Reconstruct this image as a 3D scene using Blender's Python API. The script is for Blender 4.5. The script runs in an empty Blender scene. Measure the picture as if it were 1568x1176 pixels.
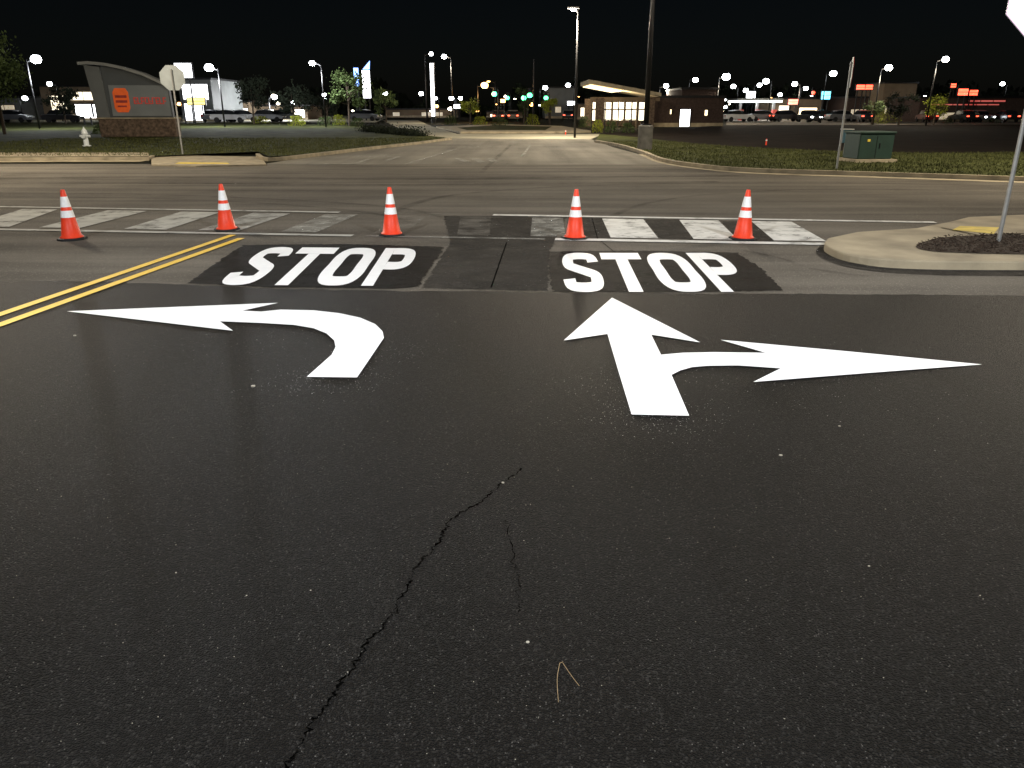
import bpy, math, random
from math import radians, tan, atan, sin, cos, pi
from mathutils import Vector
random.seed(7)
scene=bpy.context.scene
scene.view_settings.view_transform='Standard'
try: scene.view_settings.look='None'
except Exception: pass
scene.view_settings.exposure=0

# ------------------------------------------------ image coordinates (pixel sight line -> metres on the ground)
EYE=1.87; PITCH=radians(19.75); FO=1178.0
def _ray(u,v):
    a=(u-784)/FO; b=(588-v)/FO
    return Vector((a, b*sin(PITCH)+cos(PITCH), b*cos(PITCH)-sin(PITCH)))
def gp(u,v,z=0.0):
    d=_ray(u,v); t=(EYE-z)/(-d.z)
    return (d.x*t, d.y*t)
def at(u,v,Y):
    d=_ray(u,v); t=Y/d.y
    return (d.x*t, EYE+d.z*t)
def gps(l,z=0.0): return [gp(u,v,z) for u,v in l]

# ------------------------------------------------ materials
def nn(nt,t,**k):
    n=nt.nodes.new(t)
    for a,b in k.items(): setattr(n,a,b)
    return n
def M(name,col,rough=.75,var=.25,scale=3.,bump=0.,bscale=60.,metal=0.,emit=None,estr=0.,spec=.3,alpha=1.0,wear=None):
    m=bpy.data.materials.new(name); m.use_nodes=True; nt=m.node_tree; L=nt.links
    b=nt.nodes['Principled BSDF']; out=nt.nodes['Material Output']
    tc=nn(nt,'ShaderNodeTexCoord'); no=nn(nt,'ShaderNodeTexNoise')
    no.inputs['Scale'].default_value=scale; no.inputs['Detail'].default_value=5; L.new(tc.outputs['Object'],no.inputs['Vector'])
    r=nn(nt,'ShaderNodeValToRGB'); r.color_ramp.elements[0].position=.3; r.color_ramp.elements[1].position=.7
    r.color_ramp.elements[0].color=tuple(c*(1-var) for c in col)+(1,)
    r.color_ramp.elements[1].color=tuple(min(1,c*(1+var)) for c in col)+(1,)
    L.new(no.outputs['Fac'],r.inputs['Fac']); L.new(r.outputs['Color'],b.inputs['Base Color'])
    b.inputs['Roughness'].default_value=rough; b.inputs['Metallic'].default_value=metal
    b.inputs['Specular IOR Level'].default_value=spec
    if emit:
        b.inputs['Emission Color'].default_value=tuple(emit)+(1,); b.inputs['Emission Strength'].default_value=estr
        m.cycles.emission_sampling='NONE'
    if bump:
        n2=nn(nt,'ShaderNodeTexNoise'); n2.inputs['Scale'].default_value=bscale; n2.inputs['Detail'].default_value=4
        L.new(tc.outputs['Object'],n2.inputs['Vector']); bp=nn(nt,'ShaderNodeBump'); bp.inputs['Strength'].default_value=bump
        bp.inputs['Distance'].default_value=.02; L.new(n2.outputs['Fac'],bp.inputs['Height']); L.new(bp.outputs['Normal'],b.inputs['Normal'])
    if wear:  # (lo,hi,scale): paint worn through to whatever lies underneath
        n3=nn(nt,'ShaderNodeTexNoise'); n3.inputs['Scale'].default_value=wear[2]; n3.inputs['Detail'].default_value=8
        n3.inputs['Roughness'].default_value=.7
        L.new(tc.outputs['Object'],n3.inputs['Vector'])
        mr=nn(nt,'ShaderNodeMapRange'); mr.inputs['From Min'].default_value=wear[0]; mr.inputs['From Max'].default_value=wear[1]
        mr.inputs['To Max'].default_value=alpha
        L.new(n3.outputs['Fac'],mr.inputs['Value'])
        tr=nn(nt,'ShaderNodeBsdfTransparent'); mx=nn(nt,'ShaderNodeMixShader')
        L.new(mr.outputs['Result'],mx.inputs['Fac']); L.new(tr.outputs['BSDF'],mx.inputs[1]); L.new(b.outputs['BSDF'],mx.inputs[2])
        L.new(mx.outputs['Shader'],out.inputs['Surface'])
    return m
def asphalt(name,lo,hi,speck,streak=(.25,2.2),mott=.35,agg=110.,bump=.6,rough=.8,speckth=.93,cell=.0,spec=.1,alpha=None):
    m=bpy.data.materials.new(name); m.use_nodes=True; nt=m.node_tree; L=nt.links
    b=nt.nodes['Principled BSDF']
    tc=nn(nt,'ShaderNodeTexCoord'); P=tc.outputs['Object']
    v=nn(nt,'ShaderNodeTexVoronoi'); v.inputs['Scale'].default_value=agg; L.new(P,v.inputs['Vector'])
    big=nn(nt,'ShaderNodeTexNoise'); big.inputs['Scale'].default_value=mott; big.inputs['Detail'].default_value=6; L.new(P,big.inputs['Vector'])
    mp=nn(nt,'ShaderNodeMapping'); mp.inputs['Scale'].default_value=(streak[0],streak[1],1); L.new(P,mp.inputs['Vector'])
    st=nn(nt,'ShaderNodeTexNoise'); st.inputs['Scale'].default_value=1; st.inputs['Detail'].default_value=5; L.new(mp.outputs['Vector'],st.inputs['Vector'])
    fine=nn(nt,'ShaderNodeTexNoise'); fine.inputs['Scale'].default_value=45; fine.inputs['Detail'].default_value=4; L.new(P,fine.inputs['Vector'])
    a1=nn(nt,'ShaderNodeMath',operation='MULTIPLY_ADD'); a1.inputs[1].default_value=1.0; L.new(big.outputs['Fac'],a1.inputs[0]); L.new(st.outputs['Fac'],a1.inputs[2])
    a2=nn(nt,'ShaderNodeMath',operation='MULTIPLY_ADD'); a2.inputs[1].default_value=.6; L.new(fine.outputs['Fac'],a2.inputs[0]); L.new(a1.outputs[0],a2.inputs[2])
    mr=nn(nt,'ShaderNodeMapRange'); mr.inputs['From Min'].default_value=.95; mr.inputs['From Max'].default_value=1.65; L.new(a2.outputs[0],mr.inputs['Value'])
    mix=nn(nt,'ShaderNodeMix',data_type='RGBA'); mix.inputs['A'].default_value=tuple(lo)+(1,); mix.inputs['B'].default_value=tuple(hi)+(1,)
    L.new(mr.outputs['Result'],mix.inputs['Factor'])
    sx=nn(nt,'ShaderNodeSeparateColor'); L.new(v.outputs['Color'],sx.inputs['Color'])
    base=mix.outputs['Result']
    if cell:   # every stone of the aggregate has its own tone
        pw=nn(nt,'ShaderNodeMath',operation='POWER'); pw.inputs[1].default_value=7.; L.new(sx.outputs['Blue'],pw.inputs[0])
        cm=nn(nt,'ShaderNodeMath',operation='MULTIPLY'); cm.inputs[1].default_value=cell; L.new(pw.outputs[0],cm.inputs[0])
        mc=nn(nt,'ShaderNodeMix',data_type='RGBA'); L.new(cm.outputs[0],mc.inputs['Factor']); L.new(base,mc.inputs['A']); mc.inputs['B'].default_value=tuple(speck)+(1,)
        base=mc.outputs['Result']
    g=nn(nt,'ShaderNodeMath',operation='GREATER_THAN'); g.inputs[1].default_value=speckth; L.new(sx.outputs['Red'],g.inputs[0])
    l=nn(nt,'ShaderNodeMath',operation='LESS_THAN'); l.inputs[1].default_value=.36; L.new(v.outputs['Distance'],l.inputs[0])
    gl=nn(nt,'ShaderNodeMath',operation='MULTIPLY'); L.new(g.outputs[0],gl.inputs[0]); L.new(l.outputs[0],gl.inputs[1])
    gm=nn(nt,'ShaderNodeMath',operation='MULTIPLY'); L.new(gl.outputs[0],gm.inputs[0]); L.new(sx.outputs['Green'],gm.inputs[1])
    mix2=nn(nt,'ShaderNodeMix',data_type='RGBA'); L.new(gm.outputs[0],mix2.inputs['Factor']); L.new(base,mix2.inputs['A'])
    mix2.inputs['B'].default_value=tuple(speck)+(1,)
    L.new(mix2.outputs['Result'],b.inputs['Base Color'])
    b.inputs['Roughness'].default_value=rough; b.inputs['Specular IOR Level'].default_value=spec
    bp=nn(nt,'ShaderNodeBump'); bp.inputs['Strength'].default_value=bump; bp.inputs['Distance'].default_value=.006
    ad=nn(nt,'ShaderNodeMath',operation='SUBTRACT'); ad.inputs[0].default_value=1; L.new(v.outputs['Distance'],ad.inputs[1])
    L.new(ad.outputs[0],bp.inputs['Height']); L.new(bp.outputs['Normal'],b.inputs['Normal'])
    if alpha:   # thin sealer coat, patchy
        out=nt.nodes['Material Output']; n3=nn(nt,'ShaderNodeTexNoise'); n3.inputs['Scale'].default_value=2.2; n3.inputs['Detail'].default_value=8; n3.inputs['Roughness'].default_value=.7
        L.new(P,n3.inputs['Vector']); m2=nn(nt,'ShaderNodeMapRange'); m2.inputs['From Min'].default_value=.3; m2.inputs['From Max'].default_value=.6
        m2.inputs['To Min'].default_value=alpha[0]; m2.inputs['To Max'].default_value=alpha[1]; L.new(n3.outputs['Fac'],m2.inputs['Value'])
        tr=nn(nt,'ShaderNodeBsdfTransparent'); mx=nn(nt,'ShaderNodeMixShader'); L.new(m2.outputs['Result'],mx.inputs['Fac'])
        L.new(tr.outputs['BSDF'],mx.inputs[1]); L.new(b.outputs['BSDF'],mx.inputs[2]); L.new(mx.outputs['Shader'],out.inputs['Surface'])
    return m

m_new=asphalt('sealed_asphalt',(.0008,.0008,.0008),(.0052,.0051,.005),(.16,.155,.145),mott=.5,streak=(1.5,.3),agg=150,bump=1.0,rough=.55,cell=.16,speckth=.962,spec=.06)
m_old=asphalt('old_asphalt',(.042,.037,.030),(.165,.148,.122),(.34,.31,.26),mott=.25,streak=(.12,1.6),agg=70,bump=.4,rough=.9,speckth=.8)
m_arm=asphalt('worn_asphalt',(.09,.084,.070),(.235,.22,.185),(.3,.28,.24),mott=.3,streak=(1.2,.1),agg=60,bump=.3,rough=.9,speckth=.8)
m_patch=asphalt('patch_sealer',(.0012,.0012,.0012),(.006,.0058,.0056),(.12,.115,.11),mott=1.2,streak=(.6,.6),agg=100,bump=.6,rough=.7,cell=.06,spec=.06,alpha=(.82,1.))
m_lane=asphalt('lane_patch',(.016,.015,.013),(.040,.036,.031),(.2,.19,.17),mott=1.0,streak=(2,.4),agg=90,bump=.4,rough=.9,speckth=.88,alpha=(.35,.95))
m_ground=M('ground_soil_grass',(.012,.012,.007),rough=.95,var=.5,scale=.6,bump=.5,bscale=8,spec=.05)
m_field=M('dark_field',(.013,.010,.008),rough=.95,var=.4,scale=.5,bump=.6,bscale=6,spec=.03)  # lack of light beyond the lit verge painted as near-black ground
m_turf=M('turf',(.042,.047,.016),rough=.95,var=.55,scale=.8,bump=.7,bscale=25,spec=.05)
m_blade=M('grass_blades',(.064,.070,.024),rough=.8,var=.5,scale=.9,spec=.1)
m_conc=M('concrete',(.33,.28,.19),rough=.9,var=.3,scale=1.6,bump=.25,bscale=40)
m_kerb=M('kerb_concrete',(.28,.24,.165),rough=.9,var=.32,scale=2.4,bump=.3,bscale=30)
m_lot=M('lot_concrete',(.30,.28,.21),rough=.9,var=.25,scale=.15,bump=.1,spec=.1)
m_white=M('fresh_white_paint',(.88,.89,.89),rough=.5,var=.03,scale=9,bump=.12,bscale=180)
m_wold=M('worn_white_paint',(.70,.70,.66),rough=.7,var=.15,scale=3,wear=(.28,.50,2.6),alpha=.92)
m_wfade=M('faded_white_paint',(.40,.40,.36),rough=.8,var=.2,scale=3,wear=(.30,.70,3.0),alpha=.7)
m_wghost=M('ghost_white_paint',(.32,.30,.26),rough=.8,var=.2,scale=3,wear=(.4,.8,2.0),alpha=.5)
m_yel=M('yellow_paint',(.80,.52,.06),rough=.6,var=.08,scale=6,bump=.1,bscale=100)
m_crackw=M('hairline_crack',(.0004,.0004,.0004),rough=1,var=.2,spec=0,wear=(.25,.5,14),alpha=.95)
m_tire=M('tire_rubber_mark',(.020,.018,.016),rough=.9,var=.2,wear=(.35,.85,1.4),alpha=.55,spec=.05)
m_mulch=M('mulch',(.035,.022,.014),rough=.95,var=.6,scale=30,bump=1.,bscale=45)
m_tact=M('tactile_yellow',(.62,.46,.05),rough=.7,var=.25,scale=5)
m_or=M('cone_orange',(.80,.055,.018),rough=.45,var=.12,scale=8)
m_refl=M('reflective_collar',(.86,.86,.84),rough=.35,var=.06,scale=20)
m_rub=M('black_rubber',(.012,.012,.012),rough=.7,var=.3)
m_galv=M('galvanised_steel',(.38,.38,.36),rough=.45,var=.15,metal=.5,scale=8)
m_dkst=M('dark_steel',(.012,.012,.013),rough=.5,var=.2,metal=.3)
m_bark=M('bark',(.05,.038,.026),rough=.95,var=.4,scale=12,bump=.6)
m_leaf=M('leaves',(.055,.08,.028),rough=.7,var=.5,scale=1.2,spec=.1)
m_leafd=M('leaves_dark',(.012,.016,.010),rough=.9,var=.5,scale=.5,spec=.1)  # unlit silhouette tone put into the leaf colour
m_leafy=M('leaves_yellow_green',(.22,.25,.03),rough=.7,var=.4,scale=1.5,spec=.1)  # yellow lamplight on trees and shrubs put into the leaf colour
m_stone=M('ledger_stone',(.12,.085,.06),rough=.9,var=.55,scale=6,bump=1.,bscale=10)
m_brick=M('dark_brick',(.045,.03,.025),rough=.9,var=.35,scale=5,bump=.5,bscale=14)
m_tan=M('tan_stucco',(.16,.12,.08),rough=.9,var=.15,scale=.8)
m_grey=M('grey_panel',(.13,.14,.14),rough=.6,var=.12,scale=1)
m_cbase=M('cast_base',(.14,.135,.12),rough=.9,var=.25,scale=4,bump=.3)
m_panel=M('sign_panel',(.08,.09,.095),rough=.6,var=.15,scale=.6)
m_signf=M('sign_facing',(.20,.22,.225),rough=.6,var=.12,scale=.9)
m_oran=M('sign_orange',(.60,.10,.02),rough=.6,var=.2,scale=3,emit=(.85,.12,.02),estr=.22)
m_red=M('sign_red',(.35,.05,.04),rough=.6,var=.2)
m_redl=M('sign_letter_red',(.4,.05,.04),rough=.6,var=.2,emit=(.7,.05,.03),estr=.22)
m_metal=M('roof_metal',(.25,.26,.25),rough=.45,var=.1,metal=.3)
m_hyd=M('hydrant_paint',(.62,.66,.66),rough=.45,var=.1)
m_box=M('utility_green',(.014,.035,.026),rough=.6,var=.15)
m_blue=M('cabinet_blue',(.02,.06,.08),rough=.6,var=.15)
m_glass=M('dark_glass',(.01,.012,.015),rough=.1,var=.1,spec=.6)
m_needle=M('pine_needle',(.30,.22,.12),rough=.7,var=.2)
m_peb=M('pebble',(.36,.34,.28),rough=.8,var=.25,scale=30)
m_signback=M('aluminium_sign_back',(.42,.46,.46),rough=.4,var=.1,metal=.2)
m_signface=M('glare_glow_face',(.9,.75,.85),rough=.4,var=.04,emit=(1.,.78,.95),estr=1.5)  # pink-white glare on the stop sign, put in as colour and emission
m_signwhite=M('glare_glow_border',(.9,.7,.8),rough=.4,var=.02,emit=(1.,.60,.85),estr=.9)  # same glare along the sign rim, also painted in by emission
def E(name,c,s): return M(name,(.8,.8,.8),var=.02,emit=c,estr=s)
e_w=E('led_white',(.92,.97,1.),30); e_w2=E('led_white_soft',(.95,.97,1.),6); e_warm=E('warm_light',(1.,.78,.45),2.6)
e_wm=E('led_warm_white',(1.,.88,.68),26)
e_or=E('sodium_light',(1.,.45,.12),10); e_gr=E('green_signal',(.05,1.,.35),8); e_red=E('red_neon',(1.,.06,.02),5)
e_cy=E('cyan_sign',(.1,.75,1.),3); e_shop=E('lit_shopfront',(1.,.86,.62),2.2); e_dred=E('dim_red_strip',(.8,.03,.02),.5)
e_blu=E('blue_sign',(.15,.35,1.),4); e_yel=E('yellow_sign',(1.,.8,.15),1.6); e_dim=E('dim_window',(1.,.8,.5),.35)

# ------------------------------------------------ object builder
class Ob:
    def __init__(s,name,loc=(0,0,0),rot=0.,tilt=(0,0)):
        s.name=name; s.loc=loc; s.rot=(tilt[0],tilt[1],rot); s.parts={}; s.cur=None
    def part(s,label,mat,smooth=False,bevel=0.):
        s.parts.setdefault(label,dict(v=[],f=[],m=mat,s=smooth,b=bevel)); s.cur=s.parts[label]; return s
    def add(s,v,f):
        n=len(s.cur['v']); s.cur['v'].extend([tuple(p) for p in v]); s.cur['f'].extend([tuple(i+n for i in q) for q in f]); return s
    def box(s,c,d,rz=0.):
        x,y,z=d[0]/2,d[1]/2,d[2]/2; v=[]
        for a in (-x,x):
            for b in (-y,y):
                for e in (-z,z):
                    v.append((c[0]+a*cos(rz)-b*sin(rz),c[1]+a*sin(rz)+b*cos(rz),c[2]+e))
        return s.add(v,[(0,1,3,2),(4,6,7,5),(0,4,5,1),(2,3,7,6),(0,2,6,4),(1,5,7,3)])
    def tube(s,p0,p1,r0,r1,n=10,cap=True):
        p0=Vector(p0);p1=Vector(p1);d=(p1-p0).normalized(); u=d.orthogonal().normalized(); w=d.cross(u); v=[];f=[]
        for p,r in((p0,r0),(p1,r1)):
            for i in range(n):
                a=2*pi*i/n; v.append(p+u*r*cos(a)+w*r*sin(a))
        f=[(i,(i+1)%n,n+(i+1)%n,n+i) for i in range(n)]
        if cap: f+= [tuple(range(n-1,-1,-1)),tuple(range(n,2*n))]
        return s.add(v,f)
    def lathe(s,prof,n=20,c=(0,0,0),cap=True):
        v=[];f=[]
        for r,z in prof:
            for i in range(n):
                a=2*pi*i/n; v.append((c[0]+r*cos(a),c[1]+r*sin(a),c[2]+z))
        for j in range(len(prof)-1):
            for i in range(n): f.append((j*n+i,j*n+(i+1)%n,(j+1)*n+(i+1)%n,(j+1)*n+i))
        if cap: f.append(tuple(range(n-1,-1,-1))); f.append(tuple(range((len(prof)-1)*n,len(prof)*n)))
        return s.add(v,f)
    def ball(s,c,r,n=10):
        rr=r if isinstance(r,tuple) else (r,r,r); v=[];f=[];k=n//2
        for j in range(1,k):
            t=pi*j/k
            for i in range(n):
                a=2*pi*i/n; v.append((c[0]+rr[0]*sin(t)*cos(a),c[1]+rr[1]*sin(t)*sin(a),c[2]+rr[2]*cos(t)))
        for j in range(k-2):
            for i in range(n): f.append((j*n+i,(j+1)*n+i,(j+1)*n+(i+1)%n,j*n+(i+1)%n))
        f.append(tuple(range(n))); f.append(tuple(range((k-2)*n+n-1,(k-2)*n-1,-1)))
        return s.add(v,f)
    def poly(s,pts,z):
        return s.add([(p[0],p[1],z) for p in pts],[tuple(range(len(pts)))])
    def slab(s,pts,z0,z1):
        n=len(pts); v=[(p[0],p[1],z0) for p in pts]+[(p[0],p[1],z1) for p in pts]
        return s.add(v,[tuple(range(n,2*n))]+[(i,(i+1)%n,n+(i+1)%n,n+i) for i in range(n)])
    def prism(s,pts,y0,y1):  # profile in x-z, extruded along y
        n=len(pts); v=[(p[0],y0,p[1]) for p in pts]+[(p[0],y1,p[1]) for p in pts]
        return s.add(v,[tuple(range(n)),tuple(range(2*n-1,n-1,-1))]+[(i,n+i,n+(i+1)%n,(i+1)%n) for i in range(n)])
    def ribbon(s,pts,w,z,closed=False,h=0.,mapf=None,ws=None):
        n=len(pts); Lf=[];Rt=[]
        for i in range(n):
            if closed: a=pts[(i-1)%n]; c=pts[(i+1)%n]
            else: a=pts[max(i-1,0)]; c=pts[min(i+1,n-1)]
            t=Vector((c[0]-a[0],c[1]-a[1])).normalized(); q=Vector((-t.y,t.x)); k=(ws[i] if ws else w)/2
            Lf.append((pts[i][0]+q.x*k,pts[i][1]+q.y*k)); Rt.append((pts[i][0]-q.x*k,pts[i][1]-q.y*k))
        if mapf: Lf=[mapf(*p) for p in Lf]; Rt=[mapf(*p) for p in Rt]
        m=n if closed else n-1
        if h==0:
            return s.add([(p[0],p[1],z) for p in Lf]+[(p[0],p[1],z) for p in Rt],[(i,n+i,n+(i+1)%n,(i+1)%n) for i in range(m)])
        v=[(p[0],p[1],z+h) for p in Lf]+[(p[0],p[1],z+h) for p in Rt]+[(p[0],p[1],z) for p in Lf]+[(p[0],p[1],z) for p in Rt]
        f=[]
        for i in range(m):
            j=(i+1)%n; f+=[(i,n+i,n+j,j),(i,j,2*n+j,2*n+i),(n+i,3*n+i,3*n+j,n+j)]
        return s.add(v,f)
    def done(s):
        def mk(nm,p):
            me=bpy.data.meshes.new(nm); me.from_pydata(p['v'],[],p['f']); me.materials.append(p['m']); me.update()
            if p['s']: me.polygons.foreach_set('use_smooth',[True]*len(me.polygons))
            o=bpy.data.objects.new(nm,me); scene.collection.objects.link(o)
            if p['b']:
                b=o.modifiers.new('Bevel','BEVEL'); b.width=p['b']; b.segments=2
            return o
        if len(s.parts)==1:
            o=mk(s.name,list(s.parts.values())[0]); root=o
        else:
            root=bpy.data.objects.new(s.name,None); scene.collection.objects.link(root)
            for k,p in s.parts.items():
                o=mk(k,p); o.parent=root
        root.location=s.loc; root.rotation_euler=s.rot
        return root
def smooth(pts,k=5,closed=False):
    out=[];n=len(pts)
    for i in range(n if closed else n-1):
        g=(lambda j:pts[j%n]) if closed else (lambda j:pts[min(max(j,0),n-1)])
        p0,p1,p2,p3=[Vector(g(j)) for j in (i-1,i,i+1,i+2)]
        for q in range(k):
            t=q/k; out.append(tuple(.5*((2*p1)+(p2-p0)*t+(2*p0-5*p1+4*p2-p3)*t*t+(3*p1-p0-3*p2+p3)*t**3)))
    if not closed: out.append(tuple(pts[-1]))
    return out
def ragged(pts,step=.06,amp=.012,closed=True):
    out=[];n=len(pts); rg=random.Random(5)
    for i in range(n if closed else n-1):
        a=Vector(pts[i]);b=Vector(pts[(i+1)%n]); k=max(1,int((b-a).length/step))
        for j in range(k):
            p=a.lerp(b,j/k); out.append((p.x+rg.gauss(0,amp),p.y+rg.gauss(0,amp)))
    if not closed: out.append(tuple(pts[-1]))
    return out
def inside(x,y,poly):
    c=False;n=len(poly);j=n-1
    for i in range(n):
        if (poly[i][1]>y)!=(poly[j][1]>y) and x<(poly[j][0]-poly[i][0])*(y-poly[i][1])/(poly[j][1]-poly[i][1])+poly[i][0]: c=not c
        j=i
    return c
def light(parent,loc,W,col,r=.25,aim=None,cone=75):
    ld=bpy.data.lights.new('lamp_light','SPOT' if aim else 'POINT'); ld.energy=W; ld.color=col; ld.shadow_soft_size=r
    o=bpy.data.objects.new('lamp_light',ld); scene.collection.objects.link(o); o.parent=parent; o.location=loc
    if aim:
        ld.spot_size=radians(cone); ld.spot_blend=1.0
        d=Vector(aim)-(Vector(parent.location)+Vector(loc)); o.rotation_euler=d.to_track_quat('-Z','Y').to_euler()
    return o

# ------------------------------------------------ ground, roads
Ob('ground').part('ground',m_ground).poly([(-900,-300),(900,-300),(900,1500),(-900,1500)],0).done()
Ob('road').part('road',m_old).poly([(-70,-20),(70,-20),(70,30),gp(1040,252),gp(400,252),(-70,30)],.004).done()
arm=[gp(1040,252),gp(985,238),gp(940,226),gp(905,213),gp(690,212),gp(545,228),gp(400,252)]
Ob('side_road').part('side_road',m_arm).poly(arm,.004).done()
Ob('access_road').part('access_road',m_lot).poly([gp(905,213),gp(925,205),gp(700,205),gp(660,193),gp(640,184),gp(585,184),gp(612,197),gp(645,210),gp(690,212)],.0045).done()
edge=[(-40,10.9)]+ragged(gps([(0,430),(150,432),(290,437),(420,443),(560,445),(640,447),(760,447),(845,449),(1000,450),(1190,451),(1400,452),(1568,454)]),.08,.012,False)+[(40,6.2)]
Ob('asphalt_overlay').part('asphalt_overlay',m_new).poly(edge+[(40,-19),(-40,-19)],.008).done()
Ob('asphalt_patch').part('p',m_patch).poly(ragged(gps([(372,376),(530,375),(680,379),(668,398),(640,440),(600,443),(420,441),(287,435),(330,405)])),.012).done()
Ob('asphalt_patch').part('p',m_patch).poly(ragged(gps([(842,386),(980,385),(1128,388),(1165,412),(1200,446),(1000,449),(846,448),(840,415)])),.012).done()
Ob('asphalt_patch').part('p',m_lane).poly(ragged(gps([(680,331),(868,332),(852,366),(842,384),(838,447),(646,442),(690,372)])),.0115).done()
def strip_px(name,mat,px,w,z): Ob(name).part(name,mat).ribbon(gps(px),w,z).done()

# ------------------------------------------------ verges / kerbs
Lk=gps([(-900,250),(-300,249),(0,247),(120,246),(228,246)])
Lverge=Lk+gps([(232,243),(300,240),(395,236),(412,244)])+gps([(480,239),(560,229),(640,220),(688,214),(640,208),(600,200),(560,193)])+gps([(300,187),(-900,187)])
Rk=smooth(gps([(912,218),(950,225),(985,236),(1015,248),(1070,257),(1150,264),(1330,270),(1568,278),(2100,297)]),4)
Rback=[(60,29)]+gps([(1568,237),(1420,238),(1300,236),(1180,231),(1060,223),(980,213),(918,207)])
Rverge=Rk+Rback
for nm,pl in (('grass_verge',Lverge),('grass_verge',Rverge)):
    Ob(nm).part('turf',m_turf).poly(pl,.10).done()
Ob('unlit_field').part('field',m_field).poly([(90,29)]+Rback[:1]+Rback[1:]+gps([(1000,200),(1112,193)])+[(90,95)],.094).done()  # dark sheet paints the unlit ground behind the lit grass strip
kb=Ob('kerb').part('kerb',m_kerb); kb.ribbon(Lk+gps([(234,243)]),.16,0,h=.13); kb.done()
kb=Ob('kerb').part('kerb',m_kerb); kb.ribbon(smooth(gps([(395,240),(412,247),(480,240),(560,230),(640,221),(690,214)]),3),.16,0,h=.13); kb.done()
kb=Ob('kerb').part('kerb',m_kerb); kb.ribbon(Rk,.17,0,h=.13); kb.done()
Ob('gutter').part('gutter',m_conc).ribbon([(p[0],p[1]-.38) for p in Rk[8:]],.55,.013).done()
Ob('gutter').part('gutter',m_conc).ribbon([(p[0],p[1]-.45) for p in Lk],.65,.013).done()
Ob('sidewalk').part('sidewalk',m_conc).poly(gps([(-900,242),(228,240),(228,234),(-900,235)],.1),.115).done()
ap=Ob('curb_ramp'); ap.part('apron',m_kerb).slab(gps([(232,253),(300,255),(408,253),(400,241),(300,239.5),(232,241)],.02),0,.05)
ap.part('tactile_pad',m_tact).poly(gps([(268,250.5),(352,251),(348,249),(274,248.6)],.056),.056); ap.done()
def blades(poly,n,bb):
    g=Ob('mown_grass').part('g',m_blade); k=0
    while k<n:
        x=random.uniform(bb[0],bb[1]); y=random.uniform(bb[2],bb[3])
        if not inside(x,y,poly): continue
        k+=1
        h=random.uniform(.03,.09); a=random.uniform(0,pi); w=.022; dx=random.uniform(-.05,.05)
        g.add([(x-w*cos(a),y-w*sin(a),.1),(x+w*cos(a),y+w*sin(a),.1),(x+dx,y+random.uniform(-.05,.05),.1+h)],[(0,1,2)])
    g.done()
blades(Lverge,15000,(-28,-3,31,50)); blades(Rverge,16000,(4,22,22,45))

# near right traffic island
isl=smooth(gps([(1266,376),(1262,386),(1290,400),(1345,409),(1430,413),(1568,414)]),4)+[(14,9.5),(14,14.5)]+gps([(1568,338),(1480,342),(1450,350),(1400,360),(1310,366)])
o=Ob('traffic_island').part('concrete_top',m_conc,bevel=.02).slab(isl,0,.11); o.done()
Ob('gutter').part('gutter',m_lane).ribbon([(p[0]-.03,p[1]-.22) for p in isl[:21]],.30,.0125).done()
mul=smooth(gps([(1402,378),(1425,368),(1470,362),(1568,360),(1640,362),(1640,392),(1568,390),(1480,388),(1425,385)],.11),4,True)
mb=Ob('mulch_bed').part('soil',m_mulch).poly(mul,.118)
xs=[p[0] for p in mul]; ys=[p[1] for p in mul]
k=0
while k<1500:
    x=random.uniform(min(xs),max(xs)); y=random.uniform(min(ys),max(ys))
    if not inside(x,y,mul): continue
    k+=1; a=random.uniform(0,pi); s=random.uniform(.012,.035); z=.12+random.uniform(0,.03)
    mb.add([(x-s*cos(a),y-s*sin(a),z),(x+s*sin(a)*.4,y-s*cos(a)*.4,z+.012),(x+s*cos(a),y+s*sin(a),z+random.uniform(-.01,.02)),(x-s*sin(a)*.4,y+s*cos(a)*.4,z)],[(0,1,2,3)])
mb.done()
cr=Ob('curb_ramp'); cr.part('ramp',m_conc).poly(gps([(1440,348),(1470,338),(1545,336),(1600,345),(1568,357),(1500,360)],.12),.122)
cr.part('tactile_pad',m_tact).poly(gps([(1458,352),(1470,346),(1530,348),(1522,358)],.126),.127); cr.done()

# ------------------------------------------------ markings
Z=.016
TA,TB=.30,.20
ca,cb=TA/2,TB/2
LET={'S':[(([(1-ca,.72),(.80,.86),(.62,1-cb),(.38,1-cb),(.2,.86),(ca,.74),(.19,.62),(.34,.555),(.66,.445),(.82,.38),(1-ca,.26),(.8,.14),(.62,cb),(.38,cb),(.2,.14),(ca,.28)]),False,True)],
 'T':[([(0,1-cb),(1,1-cb)],False,False),([(.5,1-TB-.002),(.5,0)],False,False)],
 'O':[([(.5,1-cb),(.75,.87),(1-ca,.73),(1-ca,.5),(1-ca,.27),(.75,.13),(.5,cb),(.25,.13),(ca,.27),(ca,.5),(ca,.73),(.25,.87)],True,True)],
 'P':[([(ca,0),(ca,1)],False,False),([(TA+.002,1-cb),(.6,1-cb),(.79,.86),(1-ca,.76),(1-ca,.64),(.79,.53),(.6,.48),(TA+.002,.48)],False,True)]}
def stop(TL,TR,BL,BR,mat,name,z=Z):
    q=[Vector(gp(*p)) for p in (TL,TR,BL,BR)]
    def W(u,v): return (q[2]*(1-u)+q[3]*u)*(1-v)+(q[0]*(1-u)+q[1]*u)*v
    o=Ob(name).part('paint',mat)
    for ch,(u0,u1) in zip('STOP',((0,.215),(.24,.485),(.515,.755),(.79,1.005))):
        for pts,cl,sm in LET[ch]:
            p=[(a/TA,b/TB) for a,b in pts]
            if sm: p=smooth(p,4,cl)
            o.ribbon(p,1.,z,closed=cl,mapf=lambda a,b:W(u0+(u1-u0)*a*TA,b*TB))
    return o.done()
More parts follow.
